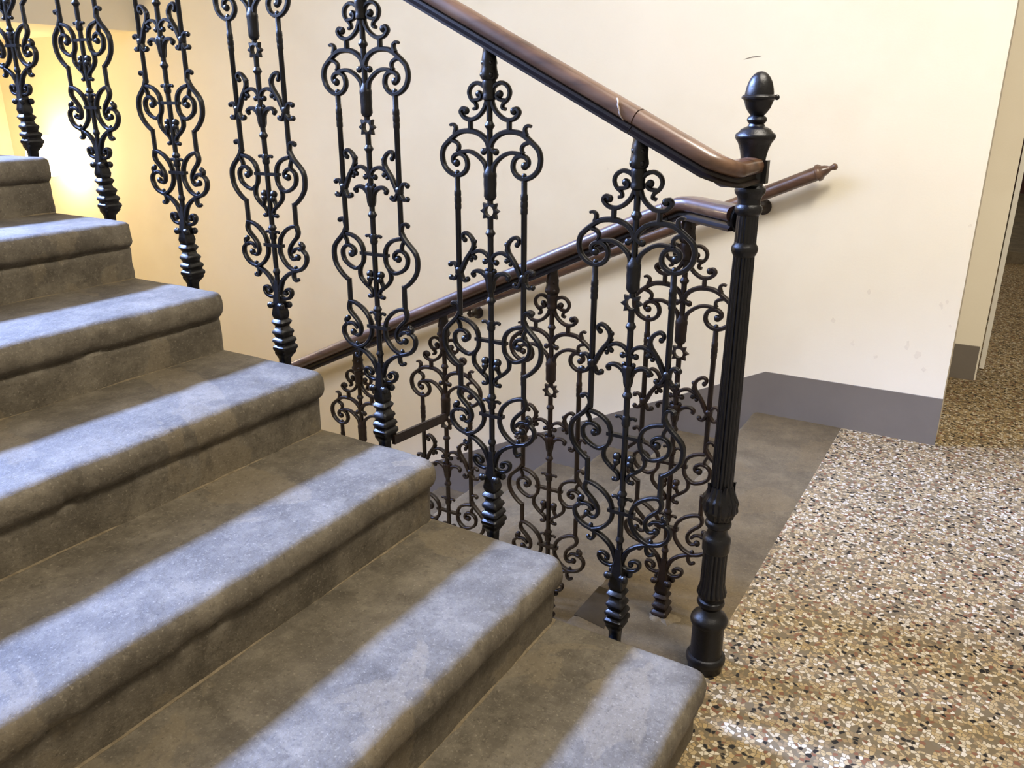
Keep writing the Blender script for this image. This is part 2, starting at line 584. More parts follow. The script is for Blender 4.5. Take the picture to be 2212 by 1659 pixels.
def joint(mat, x, z, ya, yb, org, seed, w=.0065, hgt=.005):
    mb = MB()
    n = 90
    rings = []
    for i in range(n + 1):
        y = ya + (yb - ya) * i / n
        a = w * (.55 + .6 * abs(nz(y * 9, seed, 2.0))) + .004 * max(0, nz(y * 23, seed, 7.0))
        b2 = hgt * (.5 + .6 * abs(nz(y * 13, seed + 4, 1.0)))
        g = max(0.0, min(1.0, .62 + 1.9 * nz(y * 6.5, seed * 3.7, 9.0) + .5 * nz(y * 30, seed, 4.0)))
        a, b2 = a * g + .0004, b2 * g
        rings.append([(x - .012, z - .004), (x + a, z - .004), (x + a * .92, z + b2 * .25), (x + a * .35, z + b2 * .8), (x - .012, z + b2)])
    vs = [(p[0] - org[0], ya + (yb - ya) * i / n - org[1], p[1] - org[2]) for i, r in enumerate(rings) for p in r]
    fs = [(i * 5 + j, i * 5 + (j + 1) % 5, (i + 1) * 5 + (j + 1) % 5, (i + 1) * 5 + j) for i in range(n) for j in range(5)]
    fs += [(4, 3, 2, 1, 0), tuple(range(n * 5, n * 5 + 5))]
    mb.v, mb.f = vs, fs
    return mb


org = (X0, YS, 0)
stair_up = tag(empty('staircase', org), 'worn stone flight rising from the terrazzo floor, blue daylight on its nosings', 'staircase')
for k in range(12):
    xn, zt = X0 - T * k, RZ * (k + 1)
    st = step_mesh('step', M['stone'], xn, zt, YF + .005, YS, 1, True, seed=k, org=org, depth=0.372, h=0.149 if k == 0 else 0.17).build('step', M['stone'], stair_up, ang=40)
    zb = zt - RZ
    if k > 0:
        j = joint(M['mortar'], xn + T - T - .0205, zb, YF + .01, YS - .012, org, k).build('mortar_joint', M['mortar'])
        j.parent = st

orgl = (XL, YB, 0)
stair_dn = tag(empty('staircase', orgl), 'brownish stone flight going down along the grey-banded cream wall', 'staircase')
for k in range(12):
    xn, zt = XL - T * k, -RZ * k
    # local nose points to -x
    if k == 0:
        s_ = step_mesh('step', M['stone_low'], xn, zt - .0005, 1.350, YB - .001, -1, False, seed=31, org=orgl, depth=-(XL + .4155), h=.16)
    else:
        s_ = step_mesh('step', M['stone_low'], xn, zt, 1.680, YB - .001, -1, False, seed=31 + k, org=orgl, depth=.40, h=.17)
    s_.build('step', M['stone_low'], stair_dn, ang=40)
# dark brown patch set into the top step at its well edge
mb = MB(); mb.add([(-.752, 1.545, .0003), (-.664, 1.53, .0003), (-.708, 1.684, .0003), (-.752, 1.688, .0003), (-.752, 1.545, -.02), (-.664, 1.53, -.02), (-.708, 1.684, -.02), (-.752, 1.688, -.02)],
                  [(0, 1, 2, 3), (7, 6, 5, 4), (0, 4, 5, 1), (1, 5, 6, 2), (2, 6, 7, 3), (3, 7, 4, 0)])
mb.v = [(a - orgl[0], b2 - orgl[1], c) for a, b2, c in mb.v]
mb.build('top_step_dark_patch', M['dark_patch'], stair_dn)
# mortar collar round the foot of the first lower baluster, and plaster round the rising flight's first riser
mb = MB()
rng = random.Random(2)
n = 22
pr = [(.024 + .012 * rng.random() + (.018 if i in (0, 1, 20, 21, 19) else 0)) for i in range(n)]
vs = [(-.568 + .012 * math.cos(2 * math.pi * i / n), 1.652 + .012 * math.sin(2 * math.pi * i / n), .010) for i in range(n)] + \
     [(-.568 + pr[i] * .75 * math.cos(2 * math.pi * i / n), 1.652 + pr[i] * .75 * math.sin(2 * math.pi * i / n), .005 + .003 * rng.random()) for i in range(n)] + \
     [(-.568 + pr[i] * math.cos(2 * math.pi * i / n), 1.652 + pr[i] * math.sin(2 * math.pi * i / n), -.002) for i in range(n)]
mb.add([(a - orgl[0], b2 - orgl[1], c) for a, b2, c in vs],
       [tuple(range(n))] + [(j * n + i, j * n + (i + 1) % n, (j + 1) * n + (i + 1) % n, (j + 1) * n + i) for j in (0, 1) for i in range(n)])
mb.build('mortar_collar', M['mortar'], stair_dn)

# ------------------------------------------------------------------ cast-iron baluster (traced in millimetres, one half)
D = {
'volute_top': [(3.2, 905.8), (8.0, 916.1), (16.4, 923.4), (29.2, 926.2), (41.0, 919.6), (45.2, 908.6), (40.1, 896.9), (30.9, 889.5), (29.0, 882.1), (35.5, 879.9)],
'volute_top_in': [(36.4, 895.4), (23.6, 896.9), (17.1, 902.8), (21.8, 910.1)],
'c_scroll': [(5.0, 896.9), (10.5, 882.0), (21.6, 869.4), (36.4, 861.4), (51.0, 861.6), (61.0, 867.6), (65.2, 875.0), (60.1, 880.9), (52.8, 877.9)],
'spiral': [(1.5, 808.9), (4.9, 819.3), (12.2, 827.7), (21.8, 834.0), (33.9, 838.4), (45.6, 839.5), (54.6, 839.3), (66.0, 837.6), (77.2, 832.7), (88.1, 825.0), (98.9, 816.5), (107.2, 808.1), (111.1, 797.8), (111.8, 788.6), (109.4, 777.4), (103.8, 768.1), (93.2, 759.6), (80.2, 754.9), (67.4, 756.8), (57.5, 763.5), (52.3, 773.1), (52.9, 783.5), (58.0, 792.0), (67.3, 796.6), (77.5, 795.5), (84.8, 789.8), (85.6, 782.3), (81.5, 777.6)],
'tendril': [(90.4, 822.2), (78.9, 818.8), (72.2, 813.3), (71.7, 805.9), (75.3, 801.2)],
'leaf_tip': [(81.0, 833.5), (78.3, 840.9), (78.7, 847.3), (84.6, 851.3), (90.7, 849.7)],
'arch': [(5.5, 715.0), (6.0, 752.1), (7.5, 766.6), (9.7, 776.3), (17.0, 785.8), (30.9, 796.1), (44.3, 801.1), (57.3, 801.4), (70.0, 799.4)],
'post': [(43.7, 838.0), (43.7, 862.0)],
'curl': [(72.0, 563.0), (63.6, 579.6), (57.5, 590.6), (48.9, 602.5), (42.7, 611.4), (40.0, 621.4), (42.6, 630.6), (49.9, 638.9), (59.4, 642.8), (65.8, 638.5), (65.3, 631.4), (61.2, 628.3)],
'curl_c': [(44.0, 603.0), (30.4, 608.8), (20.9, 608.9), (11.0, 604.9), (4.3, 597.4), (5.2, 590.2), (12.6, 588.5)],
'tie1': [(79.5, 562.0), (84.6, 575.6), (92.7, 579.1), (99.1, 575.9)],
'tie2': [(72.4, 558.2), (65.6, 545.7), (58.8, 544.8), (55.6, 547.2)],
'tie3': [(79.7, 556.8), (88.3, 546.1), (97.7, 547.7)],
'cupleaf': [(4.0, 545.7), (9.0, 557.0), (17.8, 564.8), (27.7, 568.0), (37.1, 566.9), (43.6, 561.6), (40.6, 557.8)],
'hook': [(76.9, 472.5), (78.6, 486.3), (82.4, 494.0), (89.9, 496.1), (95.8, 493.9)],
's_outer': [(76.9, 478.5), (84.2, 465.5), (94.4, 454.7), (106.0, 444.0), (114.8, 433.0), (118.2, 420.5), (117.8, 406.5), (114.2, 393.1), (105.5, 380.2), (92.7, 367.7), (79.6, 359.0)],
'lyre': [(77.0, 463.9), (63.7, 461.6), (49.6, 456.1), (38.0, 446.4), (32.3, 435.0), (30.9, 423.9), (31.0, 414.0), (33.8, 403.3), (40.2, 394.0), (43.3, 386.6), (44.1, 377.8), (41.5, 368.6), (32.4, 358.6), (21.9, 350.6), (12.9, 343.9), (8.8, 335.4), (13.4, 329.1), (20.5, 328.9)],
'inner': [(36.9, 398.0), (51.1, 388.5), (62.2, 388.4), (76.3, 394.5), (87.8, 404.4), (91.8, 416.8), (90.3, 427.5), (82.6, 435.4), (71.9, 438.1), (62.1, 434.5), (56.2, 427.4), (57.8, 420.0), (65.3, 418.5)],
'in_tendril': [(78.1, 436.2), (77.1, 446.7), (84.4, 460.8)],
'in_ball': [(21.5, 351.5), (15.7, 364.5), (15.1, 376.8)],
'arc': [(80.2, 309.9), (70.2, 308.9), (57.4, 305.0), (42.7, 296.7), (29.1, 283.4), (22.5, 270.9), (20.3, 258.9), (19.5, 247.1), (23.1, 234.6), (31.0, 222.9), (42.0, 212.8), (54.6, 206.5), (67.9, 203.2)],
's_low': [(78.5, 311.2), (83.5, 296.5), (78.7, 284.5), (66.9, 273.6), (56.3, 261.7), (51.6, 249.5), (53.5, 238.1), (61.7, 231.1), (73.2, 235.2)],
'ring': [(60.9, 203.1), (81.7, 208.5), (96.3, 219.1), (103.9, 233.0), (103.1, 245.6), (93.9, 254.6), (81.5, 258.5), (68.7, 255.5), (61.1, 247.4)],
'stem': [(67.8, 203.4), (51.2, 198.9), (36.3, 191.1), (21.0, 178.3), (12.8, 164.9), (8.2, 152.0), (3.0, 132.2)],
'tail': [(58.4, 201.9), (57.8, 188.1), (63.8, 180.2), (71.8, 182.7)],
'vol1': [(2.6, 154.6), (7.4, 138.4), (18.9, 131.9), (35.2, 134.9), (44.6, 145.0), (43.7, 154.6), (33.6, 156.4), (24.4, 150.0), (25.6, 145.3)],
}
CW, CD = .0105, .0122          # scroll width and depth


def bal_parts():
    """list of (name, MB); the mirrored halves become separate parts"""
    P = []

    def one(name):
        mb = MB(); P.append((name, mb)); return mb
    rod = one('centre_rod')
    rod.lathe([(.0060, .10), (.0060, .925)], n=12)
    cap = one('cap')
    cap.lathe([(.0075, .886), (.0085, .894), (.0128, .897), (.0135, .901), (.0125, .905), (.0118, .909), (.0130, .918), (.0142, .927), (.0128, .931), (.0158, .934), (.0172, .939), (.0166, .945), (.0150, .951), (.0146, .958), (.0152, .963), (.0140, .970), (.0122, .980), (.0115, .987), (.0112, .993)], n=16,
              mod=lambda t, z: 1 + (.07 * math.cos(4 * t) if z > .925 else 0.03 * math.cos(4 * t)))
    for a in range(4):
        t = math.pi / 4 + a * math.pi / 2
        cap.ball((.0128 * math.cos(t), .0128 * math.sin(t), .940), .0056, nu=8, nv=6)
        cap.ball((.0115 * math.cos(t), .0115 * math.sin(t), .961), .0045, nu=8, nv=6)
    for z in (.8505, .6469, .5099, .3007, .1963):
        r = .0095 if z != .1963 else .0085
        one('collar').lathe([(.0058, z - .009), (.0068, z - .006), (r * 1.02, z - .0025), (r * 1.06, z), (r * .95, z + .0022), (.0068, z + .006), (.0058, z + .008)], n=14)
    cal = one('stem_binding')
    cal.lathe([(.0055, .7095), (.0092, .712), (.0122, .718), (.0118, .730), (.0125, .742), (.0122, .752), (.0130, .757), (.0126, .762), (.0085, .770), (.0058, .778)], n=14, mod=lambda t, z: 1 + .10 * math.cos(2 * t) - .02)
    star = one('star_ring')
    n = 32
    for s_ in (0,):
        ro = [.0225 if i % 4 == 0 else (.0150 if i % 4 == 2 else .0178) for i in range(n)]
        pts = lambda r, i, y: (r * math.cos(2 * math.pi * i / n), y, .690 + r * math.sin(2 * math.pi * i / n))
        vs = []
        for i in range(n):
            vs += [pts(.0102, i, -.0060), pts(ro[i] * .93, i, -.0050), pts(ro[i], i, 0), pts(ro[i] * .93, i, .0050), pts(.0102, i, .0060), pts(.0098, i, 0)]
        fs = [(i * 6 + j, i * 6 + (j + 1) % 6, ((i + 1) % n) * 6 + (j + 1) % 6, ((i + 1) % n) * 6 + j) for i in range(n) for j in range(6)]
        star.add(vs, fs)
    # rod is hidden behind nothing: open the eye of the star by splitting the rod
    rod.v, rod.f = [], []
    rod.lathe([(.0060, .10), (.0060, .678)], n=12)
    one('centre_rod').lathe([(.0060, .702), (.0060, .925)], n=12)
    cup = one('leaf_cup')
    cup.lathe([(.0055, .526), (.0078, .530), (.0092, .536), (.0098, .545), (.0108, .555), (.0124, .563), (.0120, .568), (.0100, .571), (.0058, .568)], n=16, mod=lambda t, z: 1 + .08 * math.cos(8 * t))
    for z0 in (.4448, .272):
        bud = one('bud')
        bud.lathe([(.0055, z0), (.0080, z0 + .003), (.0090, z0 + .008), (.0078, z0 + .014), (.0088, z0 + .019), (.0060, z0 + .024)], n=12)
        for mr in (-1, 1):
            bud.strand([(5, z0 * 1000 + 14), (12, z0 * 1000 + 19.5), (19, z0 * 1000 + 19.5)], .0070, .009, mr, (1, .8))
            bud.ball((mr * .0195, 0, z0 + .0185), .0040, nu=8, nv=6)
    for mr in (1, -1):
        s = one('side_rod')
        s.lathe([(.0040, .762), (.0058, .756), (.0058, .727), (.0070, .725), (.0072, .716), (.0064, .714), (.0072, .711), (.0072, .703), (.0064, .701), (.0070, .698), (.0070, .690), (.0058, .688), (.0058, .470)], (mr * .0770, 0, 0), n=12)
        s.ball((mr * .0768, 0, .7605), .0052, nu=8, nv=6)
        one('rod_segment').lathe([(.0058, .3625), (.0058, .3050)], (mr * .0786, 0, 0), n=8)
        s = one('crown_scroll')
        s.strand(D['volute_top'], .0085, CD, mr, (1, .75)); s.strand(D['volute_top_in'], .0075, CD, mr); s.ball((mr * .0233, 0, .9065), .0072, .9)
        s.strand(D['c_scroll'], .0090, CD, mr, (.95, .9)); s.ball((mr * .0535, 0, .8765), .0074, .85); s.strand(D['post'], .0090, CD, mr)
        s = one('upper_spiral')
        s.strand(D['spiral'], CW, CD, mr, (1.0, .85)); s.strand(D['tendril'], .0075, CD * .9, mr, (1.1, .9)); s.strand(D['leaf_tip'], .0078, CD * .9, mr, (1.2, .7))
        s.ball((mr * .0780, 0, .7785), .0078, .9); s.strand([(3, 809), (8, 804), (13, 802.5)], .0085, CD, mr); s.ball((mr * .0138, 0, .8021), .0068, .9)
        s = one('arching_stem')
        s.strand(D['arch'], .0092, CD, mr, (1.1, .8))
        s = one('leaf_curl')
        s.strand(D['curl'], .0090, CD, mr, (1.15, .75)); s.ball((mr * .0615, 0, .6285), .0056, .9)
        s.strand(D['curl_c'], .0080, CD, mr, (1.0, .9)); s.ball((mr * .0135, 0, .5888), .0062, .9)
        for a, b2, r in ((.0372, .5945, .0055), (.0465, .5890, .0050), (.0372, .6270, .0050), (.0375, .6160, .0045), (.0415, .5975, .0060)):
            s.ball((mr * a, 0, b2), r, .8, 8, 6)
        s = one('rod_tie')
        s.lathe([(.0058, .5545), (.0082, .5565), (.0092, .5605), (.0088, .5635), (.0094, .5665), (.0080, .5695), (.0058, .5715)], (mr * .0768, 0, 0), n=12)
        for key, bx in (('tie1', (.0985, .5755)), ('tie2', (.0562, .5480)), ('tie3', (.0975, .5478))):
            s.strand(D[key], .0078, CD, mr, (1.1, .8)); s.ball((mr * bx[0], 0, bx[1]), .0060, .95, 8, 6)
        s = one('cup_leaf')
        s.strand(D['cupleaf'], .0085, CD, mr, (1.3, .8)); s.ball((mr * .0410, 0, .5585), .0058, .9, 8, 6)
        s.ball((mr * .0095, 0, .5715), .0050, .8, 8, 6)
        s = one('lyre_scroll')
        s.strand(D['hook'], .0085, CD, mr, (1.1, .8)); s.ball((mr * .0950, 0, .4925), .0058, .95, 8, 6)
        s.strand(D['s_outer'], .0100, CD, mr, (1.05, .9)); s.strand(D['lyre'], .0090, CD, mr, (1, .85)); s.strand(D['inner'], .0092, CD, mr, (.9, .95))
        s.ball((mr * .0660, 0, .4195), .0082, .9); s.strand(D['in_tendril'], .0075, CD * .9, mr); s.strand(D['in_ball'], .0070, CD * .9, mr)
        s.ball((mr * .0150, 0, .3790), .0088, 1.0); s.ball((mr * .0140, -.003, .3690), .0075, 1.0); s.ball((mr * .0200, 0, .3290), .0052, .9, 8, 6)
        s = one('cross_tie')
        s.box((min(0, mr * .0388), -.0050, .4205), (max(0, mr * .0388), .0050, .4275))
        s = one('cross_tie')
        s.box((min(0, mr * .0285), -.0070, .2555), (max(0, mr * .0285), .0070, .2630))
        s = one('base_scroll')
        s.strand(D['arc'], .0088, CD, mr, (1, 1)); s.strand(D['s_low'], .0088, CD, mr, (1.1, .85)); s.strand(D['ring'], .0088, CD, mr, (1.1, .85))
        s.ball((mr * .0755, 0, .2370), .0080, .9); s.strand([(84, 256), (93, 259), (95, 266), (90, 270)], .0080, CD, mr, (1.1, .9)); s.ball((mr * .0895, 0, .2690), .0070, .9); s.ball((mr * .0660, 0, .2120), .0050, .95)
        s.strand(D['stem'], .0090, CD, mr, (.95, 1.35)); s.strand(D['tail'], .0078, CD, mr, (1.1, .8)); s.ball((mr * .0715, 0, .1835), .0048, .9, 8, 6)
        s = one('foot_volute')
        s.strand(D['vol1'], .0085, .0125, mr, (1.1, .8)); s.ball((mr * .0265, 0, .1458), .0062, 1.1)
        for yy in (-.0125, .0125):
            s.ball((mr * .0185, yy, .1140), .0085, .95); s.ball((mr * .0130, yy * .95, .1150), .0070, 1.0, 8, 6)
    # ribbed square foot, swelling away from the step
    ft = one('foot')
    rows = [(.175, .0062, .0062, .0062), (.150, .0085, .0080, .0080), (.128, .0120, .0115, .0115), (.112, .0130, .0130, .0130), (.100, .0150, .0150, .0150), (.092, .0168, .0165, .0165), (.084, .0150, .0145, .0150), (.080, .0132, .0130, .0135),
            (.0765, .0160, .0160, .0165), (.072, .0170, .0170, .0180), (.067, .0158, .0155, .0168), (.062, .0142, .0140, .0158), (.054, .0148, .0145, .0175), (.050, .0168, .0165, .0200), (.045, .0172, .0170, .0215), (.038, .0155, .0150, .0205),
            (.033, .0150, .0145, .0208), (.029, .0172, .0170, .0235), (.023, .0178, .0175, .0250), (.017, .0160, .0152, .0238), (.013, .0160, .0152, .0240), (.009, .0178, .0172, .0262), (.003, .0180, .0175, .0265), (-.003, .0165, .0160, .0240),
            (-.008, .0168, .0160, .0225), (-.014, .0150, .0150, .0190), (-.022, .0110, .0120, .0130), (-.060, .0100, .0110, .0110)]
    vs, fs = [], []
    for z, hx, yn, yp in rows:
        if -.01 < z < .08:
            e = (hx - .0160) * 1.3
            hx, yn, yp = hx + e + .0008, yn + e + .0006, yp + e + .002
        c = .22 * hx
        vs += [(-hx, -yn + c, z), (-hx + c, -yn, z), (hx - c, -yn, z), (hx, -yn + c, z), (hx, yp - c, z), (hx - c, yp, z), (-hx + c, yp, z), (-hx, yp - c, z)]
    for i in range(len(rows) - 1):
        fs += [(i * 8 + j, i * 8 + (j + 1) % 8, (i + 1) * 8 + (j + 1) % 8, (i + 1) * 8 + j) for j in range(8)]
    fs += [tuple(range(8)), tuple(range((len(rows) - 1) * 8, len(rows) * 8))[::-1]]
    ft.add(vs, fs)
    br = one('bracket')
    br.box((-.010, -.060, -.058), (.010, -.004, -.036))
    return P


PARTS = bal_parts()
MESH = {}
for mk in ('iron', 'iron_brown'):
    MESH[mk] = [(nm, mb.mesh(nm, M[mk], 42)) for nm, mb in PARTS]


def baluster(loc, mk, label, group, flip=False, bracket=True):
    root = tag(empty('baluster', loc), label, 'baluster', group)
    if flip:
        root.rotation_euler.z = math.pi
    for nm, me in MESH[mk]:
        if nm == 'bracket' and not bracket:
            continue
        o = bpy.data.objects.new(nm, me)
        COL.objects.link(o)
        o.parent = root
    return root


ORD = ['lowest', 'second', 'third', 'fourth', 'fifth', 'sixth', 'seventh']
YBAL = 1.366
UP = [(-.567, .158), (-.875, .305), (-1.177, .457), (-1.487, .614), (-1.803, .768), (-2.117, .920), (-2.435, 1.080)]
for k, (x, z) in enumerate(UP):
    baluster((x, YBAL, z), 'iron', 'black scrolled cast-iron baluster fixed beside the %s step of the rising flight' % ORD[k], 'balusters of the rising flight')
FAR = ['eighth', 'ninth', 'tenth', 'eleventh', 'twelfth']
for k in range(5):
    baluster((-2.435 - .3125 * (k + 1), YBAL, 1.080 + .1535 * (k + 1)), 'iron', 'black scrolled cast-iron baluster fixed beside the %s step of the rising flight' % FAR[k], 'balusters of the rising flight')
YLO = 1.650
LO = [(-.568, -.012), (-.886, -.160), (-1.203, -.312), (-1.505, -.456)]
LW = ['standing in mortar on the top stone of the descending flight', 'second below the landing along the descending flight', 'holding the tie bar on the descending flight', 'beyond the tie bar, lowest in sight on the descending flight']
for k, (x, z) in enumerate(LO):
    baluster((x, YLO, z), 'iron_brown', 'brown scrolled cast-iron baluster ' + LW[k], 'balusters of the descending flight', flip=(k > 0), bracket=(k > 0))

# flat tie bar across the well
mb = MB()
a, b2 = Vector((-1.158, 1.375, .440)), Vector((-1.1995, 1.6425, .399))
dv = (b2 - a)
for s0, s1 in ((0, 1),):
    sd = dv.cross(Vector((0, 0, 1))).normalized() * .004
    uz = Vector((0, 0, .0115))
    p, q = a, b2
    mb.add([p - sd - uz, p + sd - uz, p + sd + uz, p - sd + uz, q - sd - uz, q + sd - uz, q + sd + uz, q - sd + uz], [(0, 1, 2, 3), (7, 6, 5, 4), (0, 4, 5, 1), (1, 5, 6, 2), (2, 6, 7, 3), (3, 7, 4, 0)])
mb.v = [tuple(Vector(v) - a) for v in mb.v]
tag(mb.build('tie_bar', M['iron_brown'], loc=a), 'flat brown iron tie bar crossing the gap between the two balustrades', 'tie bar')

# ------------------------------------------------------------------ newel post
NX, NY = -.412, 1.520
nw = tag(empty('newel_post', (NX, NY, 0)), 'black cast-iron newel post with fluted shaft and acorn finial', 'newel post')
mb = MB()
mb.lathe([(.0370, 0), (.0370, .018), (.0385, .0195), (.0420, .022), (.0430, .028), (.0425, .034), (.0400, .038), (.0358, .0395), (.0345, .043), (.0345, .1165), (.0395, .1205), (.0405, .126), (.0395, .132), (.0350, .139), (.0300, .143), (.0250, .149), (.0210, .158)], n=40)
for a in range(4):
    t = math.pi / 4 + a * math.pi / 2
mb.build('plinth', M['iron'], nw)
mb = MB()
mb.lathe([(.0210, .156), (.0225, .161), (.0280, .166), (.0298, .172), (.0282, .178), (.0240, .181), (.0240, .186), (.0255, .188)], n=40)
mb.build('lower_ring', M['iron'], nw)
mb = MB()
mb.lathe([(.0262, .187), (.0305, .192), (.0315, .198), (.0290, .206), (.0262, .218), (.0256, .250), (.0256, .290), (.0260, .300)], n=96, mod=lambda t, z: 1 + .09 * (abs(math.cos(8 * t)) - .75) if z > .19 else 1)
mb.build('lower_fluted_drum', M['iron'], nw)
mb = MB()
mb.lathe([(.0272, .298), (.0290, .302), (.0292, .318), (.0298, .324), (.0288, .330), (.0255, .334), (.0225, .340), (.0205, .348), (.0215, .355), (.0265, .359), (.0278, .365), (.0262, .370), (.0225, .374)], n=40)
mb.build('drum_cap', M['iron'], nw)


def leafmod(t, z):
    k = (z - .372) / .09
    lob = abs(math.cos(2 * t + .4)) ** .6
    return 1 + .24 * (lob - .6) * math.sin(math.pi * min(max(k, 0), 1)) + .055 * math.cos(20 * t) * lob + .045 * math.sin(k * 26) * lob


mb = MB()
prof = [(.0215, .372)] + [(.0225 + .0118 * math.sin(math.pi * min(1, (i / 22) * 1.12)) ** .8, .374 + .078 * i / 22) for i in range(1, 20)] + [(.0235, .445), (.0235, .452)]
mb.lathe(prof, n=96, mod=leafmod)
for a in range(4):
    t = .6 + a * math.pi / 2
    base = []
    for i in range(8):
        f = i / 7
        rr = .0270 + .0065 * math.sin(min(1, f * 1.25) * math.pi) - .004 * f + .004 * max(0, f - .7) / .3
        base.append(Vector((rr * math.cos(t), rr * math.sin(t), .384 + .074 * f)))
    wd = [.004, .009, .012, .012, .010, .008, .006, .003]
    vs = []
    for p, w_ in zip(base, wd):
        tv = Vector((-math.sin(t), math.cos(t), 0)) * w_
        nv = Vector((math.cos(t), math.sin(t), 0)) * .0035
        vs += [p - tv, p + nv, p + tv, p - nv]
    fs = [(i * 4 + j, i * 4 + (j + 1) % 4, (i + 1) * 4 + (j + 1) % 4, (i + 1) * 4 + j) for i in range(7) for j in range(4)] + [(0, 1, 2, 3), (31, 30, 29, 28)]
    mb.add(vs, fs)
mb.build('acanthus_bulb', M['iron'], nw)
mb = MB()
mb.lathe([(.0222, .450), (.0222, .470), (.0218, .60), (.0205, .80), (.0192, .915), (.0190, .928)], n=120, mod=lambda t, z: 1 + .13 * (abs(math.cos(9 * t)) ** .7 - .75))
mb.build('fluted_shaft', M['iron'], nw)
mb = MB()
mb.lathe([(.0190, .926), (.0215, .930), (.0240, .936), (.0245, .941), (.0232, .946), (.0205, .949), (.0198, .953)], n=40)
mb.build('shaft_ring', M['iron'], nw)
mb = MB()
mb.lathe([(.0196, .952), (.0196, .985), (.0192, 1.003)], n=96, mod=lambda t, z: 1 + .06 * (abs(math.cos(9 * t)) - .7))
mb.build('upper_fluted_drum', M['iron'], nw)
mb = MB()
mb.lathe([(.0194, 1.002), (.0235, 1.006), (.0250, 1.012), (.0242, 1.018), (.0205, 1.022), (.0205, 1.030), (.0225, 1.036), (.0265, 1.041), (.0280, 1.047), (.0270, 1.052), (.0215, 1.056), (.0215, 1.098), (.0225, 1.106), (.0245, 1.116), (.0275, 1.125), (.0300, 1.131), (.0325, 1.134), (.0350, 1.138), (.0356, 1.141), (.0340, 1.145), (.0285, 1.149), (.0260, 1.153), (.0215, 1.155), (.0150, 1.158), (.0130, 1.162), (.0165, 1.166), (.0175, 1.169), (.0160, 1.173), (.0105, 1.177)], n=40)
mb.build('head', M['iron'], nw)
mb = MB()
mb.lathe([(.0105, 1.175), (.0160, 1.181), (.0215, 1.189), (.0240, 1.197), (.0262, 1.202), (.0298, 1.204), (.0302, 1.207), (.0275, 1.210), (.0248, 1.211), (.0246, 1.214), (.0232, 1.222), (.0206, 1.231), (.0168, 1.2385), (.0118, 1.2445), (.0060, 1.2480), (.0010, 1.2490)], n=32)
mb.ball((.0300, .004, 1.2062), .0048, nu=8, nv=6)
mb.build('acorn_finial', M['iron'], nw)
# sockets that take the two rails
mb = MB()
mb.lathe([(.0, -.001), (.024, .0), (.028, .006), (.028, .014), (.022, .018)], n=20)
Rm = Vector((-.70, .72, 0)).to_track_quat('Z', 'Y').to_matrix()
mb.v = [tuple(Rm @ Vector(v) + Vector((-.012, .018, .992))) for v in mb.v]
mb.build('rail_socket', M['iron'], nw)
mb = MB()
mb.box((.012, -.008, 1.060), (.028, .010, 1.100)); mb.build('rail_screw_plate', M['iron'], nw)

# ------------------------------------------------------------------ hand rails
HALF = [(0.0, .0555), (.010, .0550), (.0175, .0532), (.0188, .0518), (.0200, .0528), (.0245, .0500), (.0285, .0440), (.0300, .0370), (.0290, .0300), (.0262, .0245), (.0225, .0222), (.0225, .0195), (.0248, .0170), (.0252, .0120), (.0235, .0075), (.0205, .0055), (.0200, .0), (0.0, .0)]
SEC = HALF + [(-a, b2) for a, b2 in HALF[-2:0:-1]]


UPH = HALF[:11] + [(.0150, .0205), (0.0, .0205)]
LOH = [(0.0, .0215), (.0150, .0215), (.0170, .0195), (.0150, .0170), (.0160, .0110), (.0215, .0062), (.0235, .0050), (.0235, .0), (0.0, .0)]
SEC_UP = UPH + [(-a, b2) for a, b2 in UPH[-2:0:-1]]
SEC_LO = LOH + [(-a, b2) for a, b2 in LOH[-2:0:-1]]


def rail_obj(name, pts, parent, org, k=1.0):
    a = rail_part(name, pts, parent, org, SEC_UP, k, 'wood')
    rail_part('lower_moulding', pts, a, org, SEC_LO, k, 'wood_shaded')
    return a


def rail_part(name, pts, parent, org, sec, k, mk):
    mb = MB()
    P = [Vector(p) for p in pts]

    def sf(i, f):
        return [(a * k, b2 * k) for a, b2 in sec]
    mb.sweep(P, sf)
    mb.v = [tuple(Vector(v) - Vector(org)) for v in mb.v]
    return mb.build(name, M[mk], parent, ang=32)


KU, KL = .80, .86
SU = .4935
zu = lambda x: 1.138 + SU * (-.567 - x)
og = (-.47, YBAL, zu(-.47))
ru = tag(empty('handrail', og), 'dark wooden moulded handrail sloping down to the acorn newel post', 'handrail')
XJ = -.585
rail_obj('long_section', [(-4.2 + i * (XJ + .0006 + 4.2 - .0015) / 30, YBAL, zu(-4.2 + i * (XJ + 4.2 - .001) / 30)) for i in range(31)], ru, og, KU)
pts = [(XJ + .0008, YBAL, zu(XJ)), (-.56, YBAL, zu(-.56)), (-.53, YBAL, zu(-.53)), (-.50, YBAL, zu(-.50))]
XT, RT = -.452, .040
for i in range(0, 11):
    t = math.radians(9 * i)
    pts.append((XT + RT * math.sin(t), YBAL + RT * (1 - math.cos(t)), zu(XT) - .020 * math.sin(t * .95)))
zend = pts[-1][2]
pts += [(-.412, 1.440, zend), (-.412, 1.480, zend), (-.412, 1.508, zend)]
rail_obj('end_section', pts, ru, og, KU)
# paint drip hanging on the joint
mb = MB()
dp = []
for k, (hw, hh) in enumerate([(.0165, .0425), (.0205, .0392), (.0232, .0345), (.0239, .0290), (.0228, .0230), (.0205, .0190), (.0178, .0172)]):
    xx = -.606 + .0022 * k + (.0015 if k % 2 else 0)
    dp.append(Vector((xx, YBAL - hw, zu(xx) + hh / .90)))
mb.sweep(crom(dp, 3), lambda i, f: [(.0016 * math.cos(a), .0016 * math.sin(a)) for a in (0, 1.05, 2.1, 3.14, 4.19, 5.24)])
mb.v = [tuple(Vector(v) - Vector(og)) for v in mb.v]
mb.build('paint_drip', M['drip'], ru)

